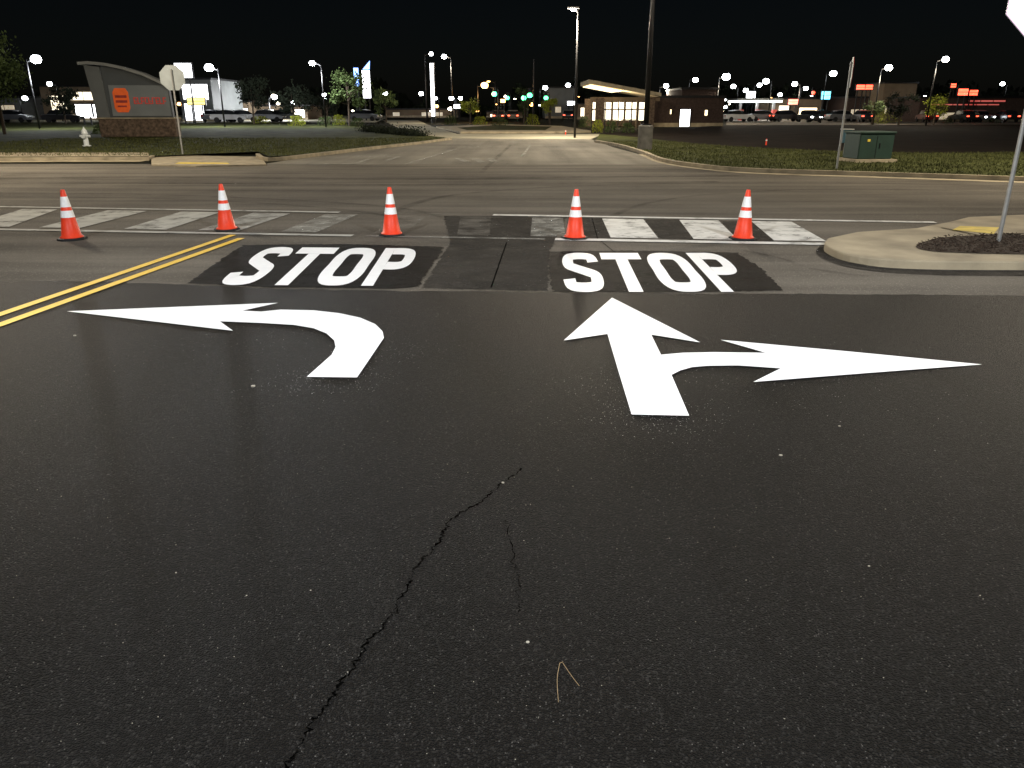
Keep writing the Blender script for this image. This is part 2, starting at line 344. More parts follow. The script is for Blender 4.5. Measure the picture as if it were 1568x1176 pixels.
stop((408,380),(640,382),(328,438),(613,440),m_white,'stop_road_marking')
stop((860,389),(1100,389),(864,449),(1168,449),m_white,'stop_road_marking')
Ob('left_turn_arrow_marking').part('paint',m_white).poly(gps([(103,479),(250,473),(426,466),(372,478),(400,479.5),(430,476.5),(480,477.5),(520,482),(552,489),(575,499),(586,510),(588,520),(580,532),(547,581),(470,580),(508,546),(514,534),(512,524),(500,513),(480,505),(450,500),(400,497),(337,494.5),(357,509),(230,494)]),Z).done()
Ob('straight_and_right_turn_arrow_marking').part('paint',m_white).poly(gps([(937,458),(1072,527),(997,515),(1012,546),(1045,543),(1090,542),(1172,543),(1103,523),(1300,541),(1503,561),(1330,574),(1153,588),(1195,567),(1130,562.5),(1085,563),(1060,565),(1042,570),(1028,577),(1055,640),(967,638),(948,575),(930,514),(863,524)]),Z).done()
a,b=Vector(gp(2,483)),Vector(gp(357,361)); d=(b-a).normalized()
dy=Ob('double_yellow_line_marking').part('paint',m_yel); s0=a-d*9
dy.ribbon([tuple(s0),tuple(b)],.11,Z)
a2,b2=Vector(gp(2,499)),Vector(gp(370,366)); d2=(b2-a2).normalized()
dy.ribbon([tuple(a2-d2*9),tuple(b2)],.11,Z); dy.done()
yt=lambda x:317.5+.0168*x
yb=lambda x:352.5+.0178*x
tops=[(-105,-45),(35,88),(165,225),(278,338),(388,445),(500,548),(612,655),(705,752),(815,862),(922,985),(1040,1100),(1150,1212)]
bots=[(-195,-130),(-50,14),(60,122),(190,255),(303,365),(430,485),(572,618),(700,750),(812,866),(935,1008),(1062,1130),(1185,1265)]
kind='wwwwvfgghWWW'
mm=dict(w=M('worn_white_paint_left',(.46,.46,.42),rough=.8,var=.2,wear=(.27,.5,2.4),alpha=.85),v=M('worn_white_paint_mid',(.38,.38,.35),rough=.8,var=.2,wear=(.27,.6,2.4),alpha=.85),f=m_wfade,g=m_wghost,h=m_wfade,W=m_wold)
cw=Ob('crosswalk_marking')
for (t0,t1),(b0,b1),k in zip(tops,bots,kind):
    cw.part('bars_'+k,mm[k]).poly(gps([(t0,yt(t0)+3),(t1,yt(t1)+3),(b1,yb(b1)-4),(b0,yb(b0)-4)]),Z)
def line(u0,u1,fy,w,mt,lab): cw.part(lab,mt).ribbon([gp(u0+(u1-u0)*i/12,fy(u0+(u1-u0)*i/12)) for i in range(13)],w,Z)
line(-250,520,yt,.16,mm['w'],'edge_line_left'); line(540,745,yt,.14,m_wghost,'edge_line_mid'); line(755,1432,yt,.18,m_wold,'edge_line_right')
line(-250,540,yb,.16,mm['w'],'edge_line_near_left'); line(850,1272,yb,.20,m_wold,'edge_line_near_right'); line(560,835,yb,.12,m_wfade,'edge_line_near_mid')
cw.done()
for q in ([(985,336),(1045,337),(1065,367),(1010,366)],[(870,333),(922,334),(935,365),(870,364)],[(1103,339),(1152,339),(1187,371),(1133,370)],[(752,332),(815,332),(812,365),(750,364)]):
    Ob('asphalt_patch').part('p',m_lane).poly(ragged(gps(q)),.0125).done()
fm=Ob('faded_lane_markings').part('paint',m_wfade)
fm.ribbon(gps([(622,252),(700,228)]),.14,Z); fm.ribbon(gps([(800,240),(812,222)]),.12,Z); fm.ribbon(gps([(560,251),(470,252)]),.3,Z)
fm.ribbon(gps([(700,226),(760,224)]),.3,Z); fm.ribbon(gps([(545,240),(600,240)]),.5,Z); fm.ribbon(gps([(700,243),(716,249)]),.3,Z); fm.ribbon(gps([(726,243),(738,249)]),.3,Z); fm.ribbon(gps([(750,243),(758,249)]),.3,Z)
fm.ribbon(gps([(590,247),(612,240)]),.2,Z); fm.ribbon(gps([(540,252),(566,244)]),.2,Z)
fm.done()
strip_px('pavement_joint',m_tire,[(736,266),(752,250),(768,235),(782,222)],.16,.0135)
strip_px('pavement_joint',m_crackw,[(776,372),(768,395),(752,442)],.015,.0135)
strip_px('pavement_joint',m_crackw,[(905,330),(915,366),(950,395),(985,449)],.012,.0135)
tm=Ob('tire_marks').part('rubber',m_tire)
for px,w in (([(-60,296),(200,298),(420,306),(600,318),(680,334)],.14),([(-60,302),(200,304),(400,312),(560,326),(640,345)],.14),
             ([(1568,296),(1300,290),(1120,296),(1000,310),(930,335)],.14),
             ([(590,330),(690,300),(900,285),(1200,280),(1568,286)],.2),
             ([(-60,275),(250,272),(600,275),(900,272),(1250,268)],.6),([(-60,283),(250,281),(560,284),(800,282),(1100,279)],.4),
             ([(1140,385),(1200,398),(1240,412),(1330,425)],.08)):
    tm.ribbon(smooth(gps(px),6),w,.0142+random.uniform(0,.0008))
tm.done()
def crack(pts,w,mat=m_crackw,name='pavement_crack'):
    g=[Vector(p) for p in smooth(gps(pts),14)]; g=[tuple(p+Vector((random.gauss(0,.008),random.gauss(0,.006)))) for p in g]
    Ob(name).part('crack',mat).ribbon(g,w,.0125,ws=[w*random.choice((.2,.5,.8,1.,1.6)) for _ in g]).done()
crack([(800,722),(766,745),(735,772),(690,800),(672,832),(640,868),(622,905),(598,948),(560,992),(535,1035),(500,1085),(470,1125),(440,1190),(420,1260)],.0095)
crack([(775,800),(785,850),(795,900),(793,940)],.004)
gb=Ob('glass_bead_overspray').part('beads',m_white)
for (cu,cv),n,s in (((505,583),300,.20),((600,540),150,.2),((1010,642),300,.20),((930,600),90,.2),((1030,560),80,.25),((400,510),180,.35),((1250,590),180,.5),((560,430),120,.35),((1000,440),150,.4),((650,480),100,.3)):
    c=gp(cu,cv)
    for _ in range(n):
        x=c[0]+random.gauss(0,s*1.2); y=c[1]+random.gauss(0,s); q=random.uniform(.0008,.0021)
        gb.add([(x-q,y-q,.0175),(x+q,y-q*.5,.0175),(x+q*.6,y+q,.0175),(x-q*.7,y+q,.0175)],[(0,1,2,3)])
gb.done()
lg=Ob('loose_gravel').part('stones',m_peb)
def stone(x,y,s): lg.ball((x,y,.009+s*.3),(s,s*random.uniform(.6,1),s*.45),6)
for u,v,s in ((808,987,.008),(770,742,.009),(378,915,.004),(1330,870,.006),(1195,700,.012),(388,594,.018),(1500,915,.004),(476,907,.004),(1285,655,.009),(115,516,.015),(270,880,.004)):
    stone(*gp(u,v),s)
for _ in range(1300):
    x=random.uniform(-6,6); y=random.uniform(1.2,9); stone(x,y,random.uniform(.0010,.0027))
lg.done()
pn=Ob('pine_needles').part('needles',m_needle)
for p in ([(857,1020),(853,1045),(855,1080)],[(862,1020),(874,1038),(887,1055)],[(857,1020),(862,1018)]):
    g=smooth(gps(p),4)
    for i in range(len(g)-1): pn.tube((*g[i],.013),(*g[i+1],.013),.0010,.0009,5)
pn.done()

# ------------------------------------------------ traffic cones
def cone(u,v,rot,t):
    x,y=gp(u,v); o=Ob('traffic_cone',(x,y,.006),rot,t)
    o.part('base',m_rub,bevel=.012)
    pts=[]
    for k in range(8):
        a=pi/8+k*pi/4; pts.append((.215*cos(a)/cos(pi/8),.215*sin(a)/cos(pi/8)))
    pts=[(max(-.19,min(.19,p[0])),max(-.19,min(.19,p[1]))) for p in pts]
    o.slab(pts,0.,.032)
    R=lambda z:.142+(0.030-.142)*(z-.03)/.69
    o.part('body',m_or,smooth=True).lathe([(.165,.032),(.16,.045),(R(.06),.06),(R(.3),.3),(R(.72),.72),(.026,.728),(.018,.728),(.016,.70)],28)
    o.part('upper_collar',m_refl,smooth=True).lathe([(R(.48)+.003,.48),(R(.63)+.003,.63)],28,cap=False)
    o.part('lower_collar',m_refl,smooth=True).lathe([(R(.33)+.003,.33),(R(.43)+.003,.43)],28,cap=False)
    o.done()
cone(111,367,.2,(.0,-.01)); cone(348,353,.5,(.01,-.02)); cone(600,361,.1,(0,.0)); cone(880,366,.35,(0,.01)); cone(1137,367,.15,(0,.02))

# ------------------------------------------------ signs
def octa(o,c,r,y=0.):
    v=[];R=r/cos(pi/8)
    for yy in (y-.003,y+.003):
        for k in range(8):
            a=pi/8+k*pi/4; v.append((c[0]+R*cos(a),yy,c[1]+R*sin(a)))
    o.add(v,[tuple(range(8)),tuple(range(15,7,-1))]+[(i,8+i,8+(i+1)%8,(i+1)%8) for i in range(8)])
def stop_sign(x,y,z0,h,r,rot,face,border=None):
    o=Ob('stop_sign',(x,y,z0),rot)
    o.part('post',m_galv).tube((0,.035,0),(0,.035,h+r*.7),.03,.03,8)
    o.part('blank',m_signback); octa(o,(0,h),r,y=.0)
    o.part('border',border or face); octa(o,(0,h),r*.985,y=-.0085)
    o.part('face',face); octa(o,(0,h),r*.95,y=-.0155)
    return o.done()
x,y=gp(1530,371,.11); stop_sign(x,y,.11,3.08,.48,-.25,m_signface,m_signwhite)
x,y=gp(280,236,.1); stop_sign(x,y,.1,2.88,.46,pi+.15,m_red)   # seen from behind
x,y=gp(1283,259,.1); stop_sign(x,y,.1,2.75,.42,radians(72),m_red)
x,y=gp(1292,238,.1); o=Ob('utility_cabinet',(x,y,.1)); o.part('leg',m_galv).tube((0,0,0),(0,0,.5),.04,.04); o.part('case',m_blue,bevel=.02).box((0,0,.72),(.34,.3,.5)); o.part('lid',m_galv).box((0,0,.985),(.4,.36,.03)); o.done()
x,y=gp(1326,247,.1); o=Ob('transformer_box',(x,y,.1),.12)
o.part('pad',m_conc).box((0,0,.05),(1.5,1.3,.1)); o.part('cabinet',m_box,bevel=.03).box((0,0,.52),(1.25,1.,.84)); o.part('lid',m_box,bevel=.02).box((0,0,.975),(1.32,1.08,.07))
o.part('doors',m_dkst).box((0,-.503,.5),(.012,.01,.74)).box((.12,-.51,.55),(.03,.02,.16)); o.part('label',m_tact).box((-.3,-.504,.72),(.10,.01,.08)); o.done()
x,y=gp(133,224,.1); o=Ob('fire_hydrant',(x,y,.1)); o.part('barrel',m_hyd,smooth=True).lathe([(.2,0),(.2,.05),(.12,.06),(.11,.55),(.15,.57),(.15,.61),(.13,.63),(.12,.72),(.06,.82),(.03,.84),(.03,.9)],16)
o.part('nozzles',m_hyd).tube((-.24,0,.48),(.24,0,.48),.06,.06,12).tube((0,0,.45),(0,-.22,.45),.085,.085,12); o.done()

# monument sign
x,y=gp(215,209,.1); o=Ob('monument_sign',(x,y,.1),.12)
o.part('stone_base',m_stone,bevel=.03).box((.1,0,.55),(4.7,1.1,1.1)); o.part('stone_cap',m_conc).box((.1,0,1.14),(4.85,1.2,.08))
o.part('pylon',m_grey).prism([(-2.3,1.18),(-1.6,1.18),(-1.75,4.2),(-2.65,4.3)],-.35,.35)
pr=[(-2.95,4.48),(-2.3,4.52),(-1.4,4.44),(-.4,4.24),(.8,3.88),(1.7,3.46),(2.45,3.05)]
o.part('curved_roof',m_metal).prism(pr+[(p[0],p[1]-.17) for p in reversed(pr)],-.5,.5)
fi=[(-1.7,1.18),(2.3,1.18),(2.25,2.95),(1.7,3.24),(.8,3.66),(-.4,4.02),(-1.4,4.22),(-1.7,4.25)]
o.part('backing',m_panel).prism(fi,-.2,.2)
o.part('sign_face',m_signf).box((.4,-.24,2.2),(3.6,.06,1.85))
o.part('emblem',m_oran).prism([(-1.05,1.5),(-.4,1.5),(-.25,1.75),(-.25,2.7),(-.4,2.95),(-1.05,2.95),(-1.2,2.7),(-1.2,1.75)],-.30,-.275)
o.part('emblem_text',m_red).box((-.72,-.315,2.45),(.7,.02,.15)).box((-.72,-.315,2.15),(.7,.02,.15)).box((-.72,-.315,1.86),(.55,.02,.10))
o.part('letters',m_redl)
for i in range(9):
    cx=.12+i*.225
    o.box((cx-.07,-.285,2.2),(.06,.02,.40))
    if i%3!=1: o.box((cx+.03,-.285,2.37),(.12,.02,.07))
    if i%2==0: o.box((cx+.03,-.285,2.17),(.11,.02,.06))
    if i%3!=2: o.box((cx+.03,-.285,2.03),(.12,.02,.06))
o.done()

# ------------------------------------------------ street lamps
def lamp(x,y,z0,h,side=1,mat=e_w,r=.3,W=0,col=(.93,.97,1.),arm=1.2,conc=False,pole=m_dkst,pr=.09,rot=0,soft=.4):
    o=Ob('street_lamp',(x,y,z0),rot); b=0
    if conc:
        o.part('concrete_base',m_cbase,smooth=False).lathe([(.33,0),(.33,1.0),(.30,1.04)],20); b=1.04
        o.part('base_plate',m_dkst).box((0,0,b+.03),(.4,.4,.06))
    o.part('pole',pole,smooth=True).tube((0,0,b),(0,0,h),pr,pr*.6,12)
    o.part('arm',pole).tube((0,0,h-.25),(side*arm,0,h),.045,.035,8)
    o.part('head',pole,bevel=.02).box((side*(arm+.15),0,h+.04),(.75,.34,.12))
    o.part('lens',mat,smooth=True).ball((side*(arm+.15),0,h-.04),(r,r*.8,r*.6 if r<.3 else r*.8),12)
    rt=o.done()
    if W: light(rt,(side*(arm+.15),0,h-.5-r),W,col,soft)
    return rt
def lampat(u,v,Y,**k):
    x,z=at(u,v,Y); lamp(x-k.get('side',1)*(k.get('arm',.8)+.15),Y,.0,z,arm=k.pop('arm',.8),**k)
WH=(.95,.97,1.); WM=(1.,.86,.66)
rt=lamp(-8.5,-3.5,0,9.5,1,r=.25,pr=.1); light(rt,(1.35,0,9.1),9800,WH,.5,aim=(-.4,7.6,0),cone=72)  # unseen lamp added behind the camera; its key spot brightens the arrows
rt=lamp(8.8,-3.0,0,9.5,-1,r=.25,pr=.1); light(rt,(-1.35,0,9.1),9800,WH,.5,aim=(.6,7.4,0),cone=72)  # second added key lamp out of view, aimed at the arrows
lamp(-19,24,0,9.5,1,r=.3,W=7400,col=WM,soft=1.0); lamp(19.5,23.,0,9.5,-1,r=.3,W=7600,col=WM,soft=1.0)  # both lamps added out of view to light the cross street
x,y=gp(880,211); lamp(x,y,0,7.75,-1,r=.2,W=7500,arm=.15,col=WM,pr=.08)
x,y=gp(987,229,.1); lamp(x,y,.1,9.6,-1,r=.22,W=4200,arm=.6,conc=True,pr=.12,col=WM)
for u,v,Y,r,W in ((55,90,72,.45,3600),(320,103,80,.45,4800),(478,96,80,.3,3600),(300,130,120,.4,0),(76,128,110,.36,0),(645,143,140,.4,0),(590,143,130,.4,0),(420,148,120,.45,5500),
    (660,82,110,.3,0),(680,86,104,.34,3000),(870,130,120,.36,0),(835,134,130,.4,0),(1020,131,110,.36,1200),(1065,122,120,.42,0),(1112,117,100,.5,2500),(1123,132,140,.45,0),(1142,138,150,.45,0),
    (1173,124,120,.48,0),(1163,130,140,.42,0),(1217,128,120,.42,2000),(1234,135,150,.45,0),(1276,112,105,.45,0),(1361,103,95,.42,2000),(1448,90,85,.36,1200),(1459,131,120,.45,0),
    (1535,128,140,.4,0),(1390,150,150,.4,0),(38,150,120,.4,0),(500,150,140,.4,0),(705,150,150,.4,0),(1085,140,160,.4,0)):
    lampat(u,v,Y,side=random.choice((-1,1)),r=r,W=W,col=WH if u<600 else WM,pr=.09,arm=.7)
lampat(742,130,110,side=1,r=.5,mat=e_or,W=1200,col=(1,.5,.15)); lampat(748,124,118,side=-1,r=.25,mat=e_or)
rr=random.Random(3)
for i in range(70):
    u=rr.choice((rr.uniform(0,640),rr.uniform(640,900),rr.uniform(1100,1568),rr.uniform(1100,1568))); v=rr.uniform(144,170); Yd=rr.uniform(140,190)
    lampat(u,v,Yd,side=rr.choice((-1,1)),r=rr.uniform(.2,.5),mat=rr.choice((e_w,e_wm,e_wm,e_w,e_or)),pr=.08,arm=.5)

def signal(u,v,Y,mat=e_gr,top=None):
    x,z=at(u,v,Y); o=Ob('traffic_signal',(x,Y,0)); o.part('pole',m_dkst).tube((.5,0,0),(.5,0,(top or z+.6)),.1,.07,8)
    o.part('mast_arm',m_dkst).tube((.5,0,z+.75),(-.6,0,z+.8),.05,.04,6)
    o.part('housing',m_dkst,bevel=.02).box((0,0,z+.3),(.42,.25,1.15)); o.part('lit_lens',mat,smooth=True).ball((0,-.14,z),(.33,.1,.33),10)
    o.part('unlit_lenses',m_glass).ball((0,-.13,z+.35),(.13,.04,.13),8).ball((0,-.13,z+.7),(.13,.04,.13),8); o.done()
signal(757,144,110); signal(811,146,105,top=7.6); signal(802,150,112); signal(836,150,125); signal(777,150,140)
signal(1245,142,150,mat=e_red)

# ------------------------------------------------ trees and planting
def tree(name,x,y,z0,h,rx,rz,n,leaf,ls=.16,trunk=.12,low=.35):
    o=Ob(name,(x,y,z0)); o.part('trunk',m_bark)
    cz=h-rz; o.tube((0,0,0),(.05,0,h*low),trunk,trunk*.75,8,False); o.tube((.05,0,h*low),(0,.05,h*.85),trunk*.75,trunk*.2,7,False)
    cl=[]
    for i in range(max(8,n//70)):
        while 1:
            p=Vector((random.uniform(-1,1),random.uniform(-1,1),random.uniform(-1,1)))
            if .25<p.length<1: break
        c=Vector((p.x*rx,p.y*rx,cz+p.z*rz)); cl.append((c,random.uniform(.22,.42)*rx))
        if i<9: o.tube((0,0,h*random.uniform(low*.9,.6)),tuple(c),trunk*.35,trunk*.08,5,False)
    o.part('foliage',leaf)
    for _ in range(n):
        c,s=random.choice(cl); p=c+Vector((random.gauss(0,s*.55),random.gauss(0,s*.55),random.gauss(0,s*.45)))
        a=Vector((random.gauss(0,1),random.gauss(0,1),random.gauss(0,1))).normalized(); b=a.orthogonal().normalized(); q=ls*random.uniform(.5,1.2)
        o.add([p-a*q,p-b*q*.5,p+a*q,p+b*q*.5],[(0,1,2,3)])
    return o.done()
def treeat(name,u,vb,vt,rx,n,leaf,Y=None,ls=.16,**k):
    if Y is None: x,Y=gp(u,vb)
    else: x=at(u,(vb+vt)/2,Y)[0]
    z=at(u,vt,Y)[1]; tree(name,x,Y,.05,z,rx,z*.36,n,leaf,ls,**k)
treeat('shade_tree',8,208,42,2.0,3400,m_leaf,ls=.13)
treeat('shade_tree',-50,215,20,2.4,2000,m_leaf,ls=.17)
treeat('shade_tree',385,185,118,1.9,1100,m_leafd,Y=95,ls=.2)
treeat('shade_tree',447,188,125,2.0,1100,m_leafd,Y=90,ls=.2)
treeat('shade_tree',532,192,100,1.8,1500,m_leaf,Y=84,ls=.17)
treeat('shade_tree',590,186,138,1.7,900,m_leaf,Y=110,ls=.2)
treeat('shade_tree',500,188,148,1.5,700,m_leafd,Y=100,ls=.2)
treeat('shade_tree',720,188,150,1.1,700,m_leafy,Y=100,ls=.14)
treeat('shade_tree',803,187,133,1.1,700,m_leaf,Y=100,ls=.14)
treeat('shade_tree',842,186,153,1.1,700,m_leafy,Y=95,ls=.14)
treeat('shade_tree',1433,186,148,1.15,1400,m_leafy,Y=92,ls=.12,low=.25)
treeat('shade_tree',1380,188,140,1.5,1000,m_leafd,Y=90,ls=.16); treeat('shade_tree',1338,186,150,1.2,700,m_leaf,Y=95,ls=.15)
treeat('shade_tree',95,186,130,1.7,900,m_leafd,Y=95,ls=.2)
def shrub(u,v,r,h,leaf,n=260,ls=.09):
    x,y=gp(u,v); o=Ob('shrub',(x,y,.08)); o.part('stems',m_bark)
    for _ in range(6): o.tube((0,0,0),(random.gauss(0,r*.4),random.gauss(0,r*.4),h*.8),.015,.006,4,False)
    o.part('foliage',leaf)
    for _ in range(n):
        a=random.uniform(0,2*pi); e=random.uniform(0,1); rr=r*math.sqrt(random.random())*math.sqrt(max(.05,1-e*e*.8)); p=Vector((rr*cos(a),rr*sin(a),h*e))
        t=Vector((random.gauss(0,.5),random.gauss(0,.5),1)).normalized(); b=t.orthogonal().normalized(); q=ls*random.uniform(.6,1.3)
        o.add([p-t*q,p-b*q*.4,p+t*q,p+b*q*.4],[(0,1,2,3)])
    o.done()
for u,v,r,h,lf in ((455,194,1.0,1.0,m_leafy),(500,194,1.1,.9,m_leaf),(520,193,.8,1.1,m_leafy),(548,195,.9,.8,m_leaf),(400,190,1.2,.8,m_leafy),(1355,190,.8,1.6,m_leafy),(1372,189,.7,1.5,m_leafy),(1345,190,.7,1.3,m_leafy),
     (735,193,.9,.9,m_leafy),(765,194,1.,.8,m_leaf),(815,192,.9,1.1,m_leafy),(690,192,.8,1.,m_leaf),(935,204,.6,.8,m_leaf),(960,205,.6,.7,m_leaf),(915,204,.5,.9,m_leafy),(895,196,.7,1.,m_leaf),(1450,190,.7,.6,m_leaf),(1520,189,1.,.7,m_leaf),(155,207,.6,.6,m_leaf)):
    shrub(u,v,r,h,lf)
hd=Ob('low_hedge').part('foliage',m_leafd)
for _ in range(3500):
    t=random.random(); a=gp(560,203); b=gp(645,211); x=a[0]*(1-t)+b[0]*t+random.gauss(0,.35); y=a[1]*(1-t)+b[1]*t+random.gauss(0,.35); z=.1+abs(random.gauss(0,.22))
    q=.08; e=Vector((random.gauss(0,1),random.gauss(0,1),random.gauss(0,1))).normalized(); f=e.orthogonal().normalized(); p=Vector((x,y,z)); hd.add([p-e*q,p-f*q*.5,p+e*q,p+f*q*.5],[(0,1,2,3)])
hd.done()
tl=Ob('distant_tree_line').part('foliage',m_leafd)
for _ in range(9000):
    x=random.uniform(-170,170); y=200+random.gauss(0,5); hh=4.0+2.2*sin(x*.13)+1.6*sin(x*.37+1)+1.1*sin(x*.9); z=random.uniform(0,max(2,hh))
    q=random.uniform(.5,1.1); e=Vector((random.gauss(0,1),random.gauss(0,.4),random.gauss(0,1))).normalized(); f=e.cross(Vector((0,1,0))).normalized(); p=Vector((x,y,z)); tl.add([p-e*q,p-f*q*.7,p+e*q,p+f*q*.7],[(0,1,2,3)])
tl.done()

# ------------------------------------------------ car parks, median
Ob('parking_lot').part('lot',m_lot).poly(gps([(-500,188),(575,189),(600,178),(-500,176)]),.11).done()
Ob('parking_lot').part('lot',m_old).poly(gps([(1112,192),(2000,191),(2000,178),(1112,178)]),.02).done()
Ob('median_island').part('conc',m_conc).slab(gps([(668,196),(705,204.5),(850,204.5),(905,203),(860,195),(760,192)]),0,.14).done()
Ob('planting_bed').part('b',m_turf).poly(gps([(700,198),(715,202),(835,202),(845,196),(760,194)]),.15).done()

# ------------------------------------------------ buildings
def bld(name,u0,u1,vt,Y,dep,wall,roofm=m_dkst,lit=(),rot=0.):
    x0,zt=at(u0,vt,Y); x1,_=at(u1,vt,Y); w=x1-x0; o=Ob(name,((x0+x1)/2,Y,0),rot)
    o.part('walls',wall).box((0,dep/2,zt/2),(w,dep,zt))
    o.part('parapet',roofm).box((0,dep/2,zt+.12),(w+.3,dep+.3,.24))
    for i,(a,b,c,d,mt) in enumerate(lit):
        cx=(-.5+(a+b)/2)*w; cz=(c+d)/2*zt
        o.part('window_%d'%i,mt).box((cx,-.05,cz),((b-a)*w,.08,(d-c)*zt))
        o.part('mullions',m_dkst)
        k=max(1,int((b-a)*w/1.6))
        for j in range(k+1): o.box((cx-(b-a)*w/2+(b-a)*w*j/k,-.07,cz),(.07,.14,(d-c)*zt+.1))
        o.box((cx,-.07,d*zt),((b-a)*w+.1,.16,.08))
    o.part('plinth',m_conc).box((0,-.03,.2),(w+.06,.1,.4))
    return o.done()
bld('shop_building',60,150,133,120,12,m_tan,lit=((.15,.42,.3,.75,e_shop),(.55,.9,.1,.5,e_w2),(.5,.95,.62,.86,e_shop)))
bld('shop_building',272,322,122,110,12,m_grey,lit=((.05,.7,.05,.45,e_w2),(.1,.9,.55,.9,e_w2)))
bld('shop_building',325,382,157,125,10,m_tan,lit=((.05,.45,.1,.75,e_w2),(.55,.95,.15,.7,e_shop)))
bld('shop_building',398,470,163,130,10,m_tan,lit=((.05,.3,.15,.8,e_shop),(.4,.62,.1,.6,e_w2),(.72,.95,.2,.8,e_shop)))
bld('shop_building',-160,30,150,125,12,m_grey,lit=((.1,.4,.2,.7,e_shop),(.6,.95,.2,.7,e_dim)))
bld('shop_building',590,700,168,165,12,m_tan,lit=((.1,.2,.2,.7,e_dim),(.5,.8,.2,.7,e_dim)))
bld('shop_building',745,800,172,160,12,m_tan,lit=((.1,.5,.2,.7,e_shop),))
bld('shop_building',836,884,135,150,14,m_grey,lit=((.3,.5,.2,.4,e_dim),))
bld('brick_building',1003,1110,150,84,10,m_brick,lit=((.37,.52,.02,.62,e_w2),(.72,.77,.4,.6,e_warm),(.22,.25,.45,.62,e_warm)))
bld('brick_building',1045,1100,137,100,10,m_brick,lit=())
bld('shop_building',1190,1260,152,135,10,m_tan,lit=((.05,.3,.1,.7,e_shop),(.5,.9,.1,.6,e_warm)))
bld('shop_building',1300,1350,150,130,10,m_brick,lit=((.1,.9,.2,.5,e_dim),))
bld('shop_building',1355,1405,128,125,10,m_tan,lit=((.1,.4,.2,.4,e_dim),(.6,.9,.2,.4,e_shop)))
bld('shop_building',1410,1700,150,115,14,m_brick,lit=((.02,.2,.1,.4,e_dim),(.25,.45,.84,.92,e_dred),(.05,.42,.7,.76,e_dred)))
bld('shop_building',885,925,160,140,10,m_tan,lit=((.1,.9,.2,.8,e_shop),))

Y=80; x0,_=at(905,160,Y); x1,_=at(1000,160,Y); w=x1-x0
z=lambda v:at(905,v,Y)[1]
o=Ob('canopy_building',(x0,Y,0))
o.part('roof',m_conc).prism([(-.5,z(123)),(w+.3,z(143)),(w+.3,z(148)),(-.5,z(129))],-2.5,7)
o.part('soffit',e_warm).prism([(-.3,z(130.5)),(w*.45,z(139.5)),(w*.45,z(140)),(-.3,z(131))],-2.3,6.5)  # warm light on the underside put in as a glowing surface
o.part('fascia',m_tan).box((w/2+.1,-1.2,z(152)),(w+.6,.25,.35))
o.part('stone_piers',m_stone).box((.75,-1.2,z(150)/2),(.8,.8,z(150))).box((w-.5,-1.2,z(150)/2),(.8,.8,z(150)))
o.part('steel_columns',m_tan)
for k in (.32,.52,.72): o.tube((w*k,-1.2,0),(w*k,-1.2,z(152)),.11,.11,8)
o.part('interior_glow',e_shop).box((w/2,2.6,z(150)*.55),(w*.88,.1,z(150)*.62))
o.part('mullions',m_dkst)
for j in range(9): o.box((w*.06+w*.88*j/8,2.5,z(150)*.5),(.12,.1,z(150)))
o.box((w/2,2.5,z(150)*.62),(w*.9,.1,.12))
o.part('tables',m_dkst).box((w*.3,.6,.75),(1.6,.7,.08)).box((w*.65,.6,.75),(1.6,.7,.08)).box((w*.3,.6,.37),(.1,.1,.7)).box((w*.65,.6,.37),(.1,.1,.7))
o.part('back_wall',m_stone).box((w/2,7,z(150)/2),(w,.3,z(150)))
rt=o.done(); light(rt,(w/2,.2,z(150)-.3),500,(1,.8,.5))

Y=130; xa,_=at(1122,160,Y); xb,_=at(1188,160,Y); zt=at(0,154,Y)[1]; w=xb-xa
o=Ob('fuel_station_canopy',(xa,Y,0)); o.part('fascia',e_w2).box((w/2,0,zt-.15),(w,6,.22)); o.part('roof',m_grey).box((w/2,0,zt+.15),(w+.2,6.2,.28))
o.part('columns',m_grey)
for k in (.12,.5,.88): o.box((w*k,-1.5,(zt-.3)/2),(.35,.35,zt-.3))
o.part('pumps',m_red).box((w*.12,-2.1,.8),(.7,.5,1.6)).box((w*.5,-2.1,.8),(.7,.5,1.6)).box((w*.88,-2.1,.8),(.7,.5,1.6)); rt=o.done(); light(rt,(w/2,-1,zt-.6),900,(1,.95,.85))

def pylon(u,v0,v1,Y,wd,mat,cap=None,name='illuminated_pylon_sign'):
    x,zt=at(u,v0,Y); _,zb=at(u,v1,Y); o=Ob(name,(x,Y,0))
    o.part('posts',m_dkst).tube((-wd*.3,0,0),(-wd*.3,0,zb),.1,.1,8).tube((wd*.3,0,0),(wd*.3,0,zb),.1,.1,8)
    o.part('cabinet',m_dkst).box((0,.05,(zt+zb)/2),(wd+.2,.3,zt-zb+.2)); o.part('lit_face',mat).box((0,-.13,(zt+zb)/2),(wd,.05,zt-zb))
    o.part('dividers',m_dkst)
    k=max(2,int((zt-zb)/.9))
    for j in range(1,k): o.box((0,-.165,zb+(zt-zb)*j/k),(wd,.02,.06))
    if cap: o.part('cap',cap).prism([(-wd*.4,zt+.15),(wd*.5,zt+.15),(wd*.6,zt+1.3)],-.1,.1)
    o.done()
pylon(280,97,119,95,1.9,e_w2); pylon(560,108,150,120,1.1,e_w2,cap=e_blu); pylon(545,104,132,122,.7,e_blu); pylon(661,97,178,104,.42,e_w2)  # last one: a tall bright light column, made up as a sign
pylon(1265,140,152,130,1.4,e_cy); pylon(1318,130,137,120,1.2,e_red); pylon(1331,130,137,121,1.,e_red); pylon(1475,136,146,112,1.3,e_red); pylon(1491,138,146,114,1.1,e_red); pylon(1460,128,134,118,.7,e_red)
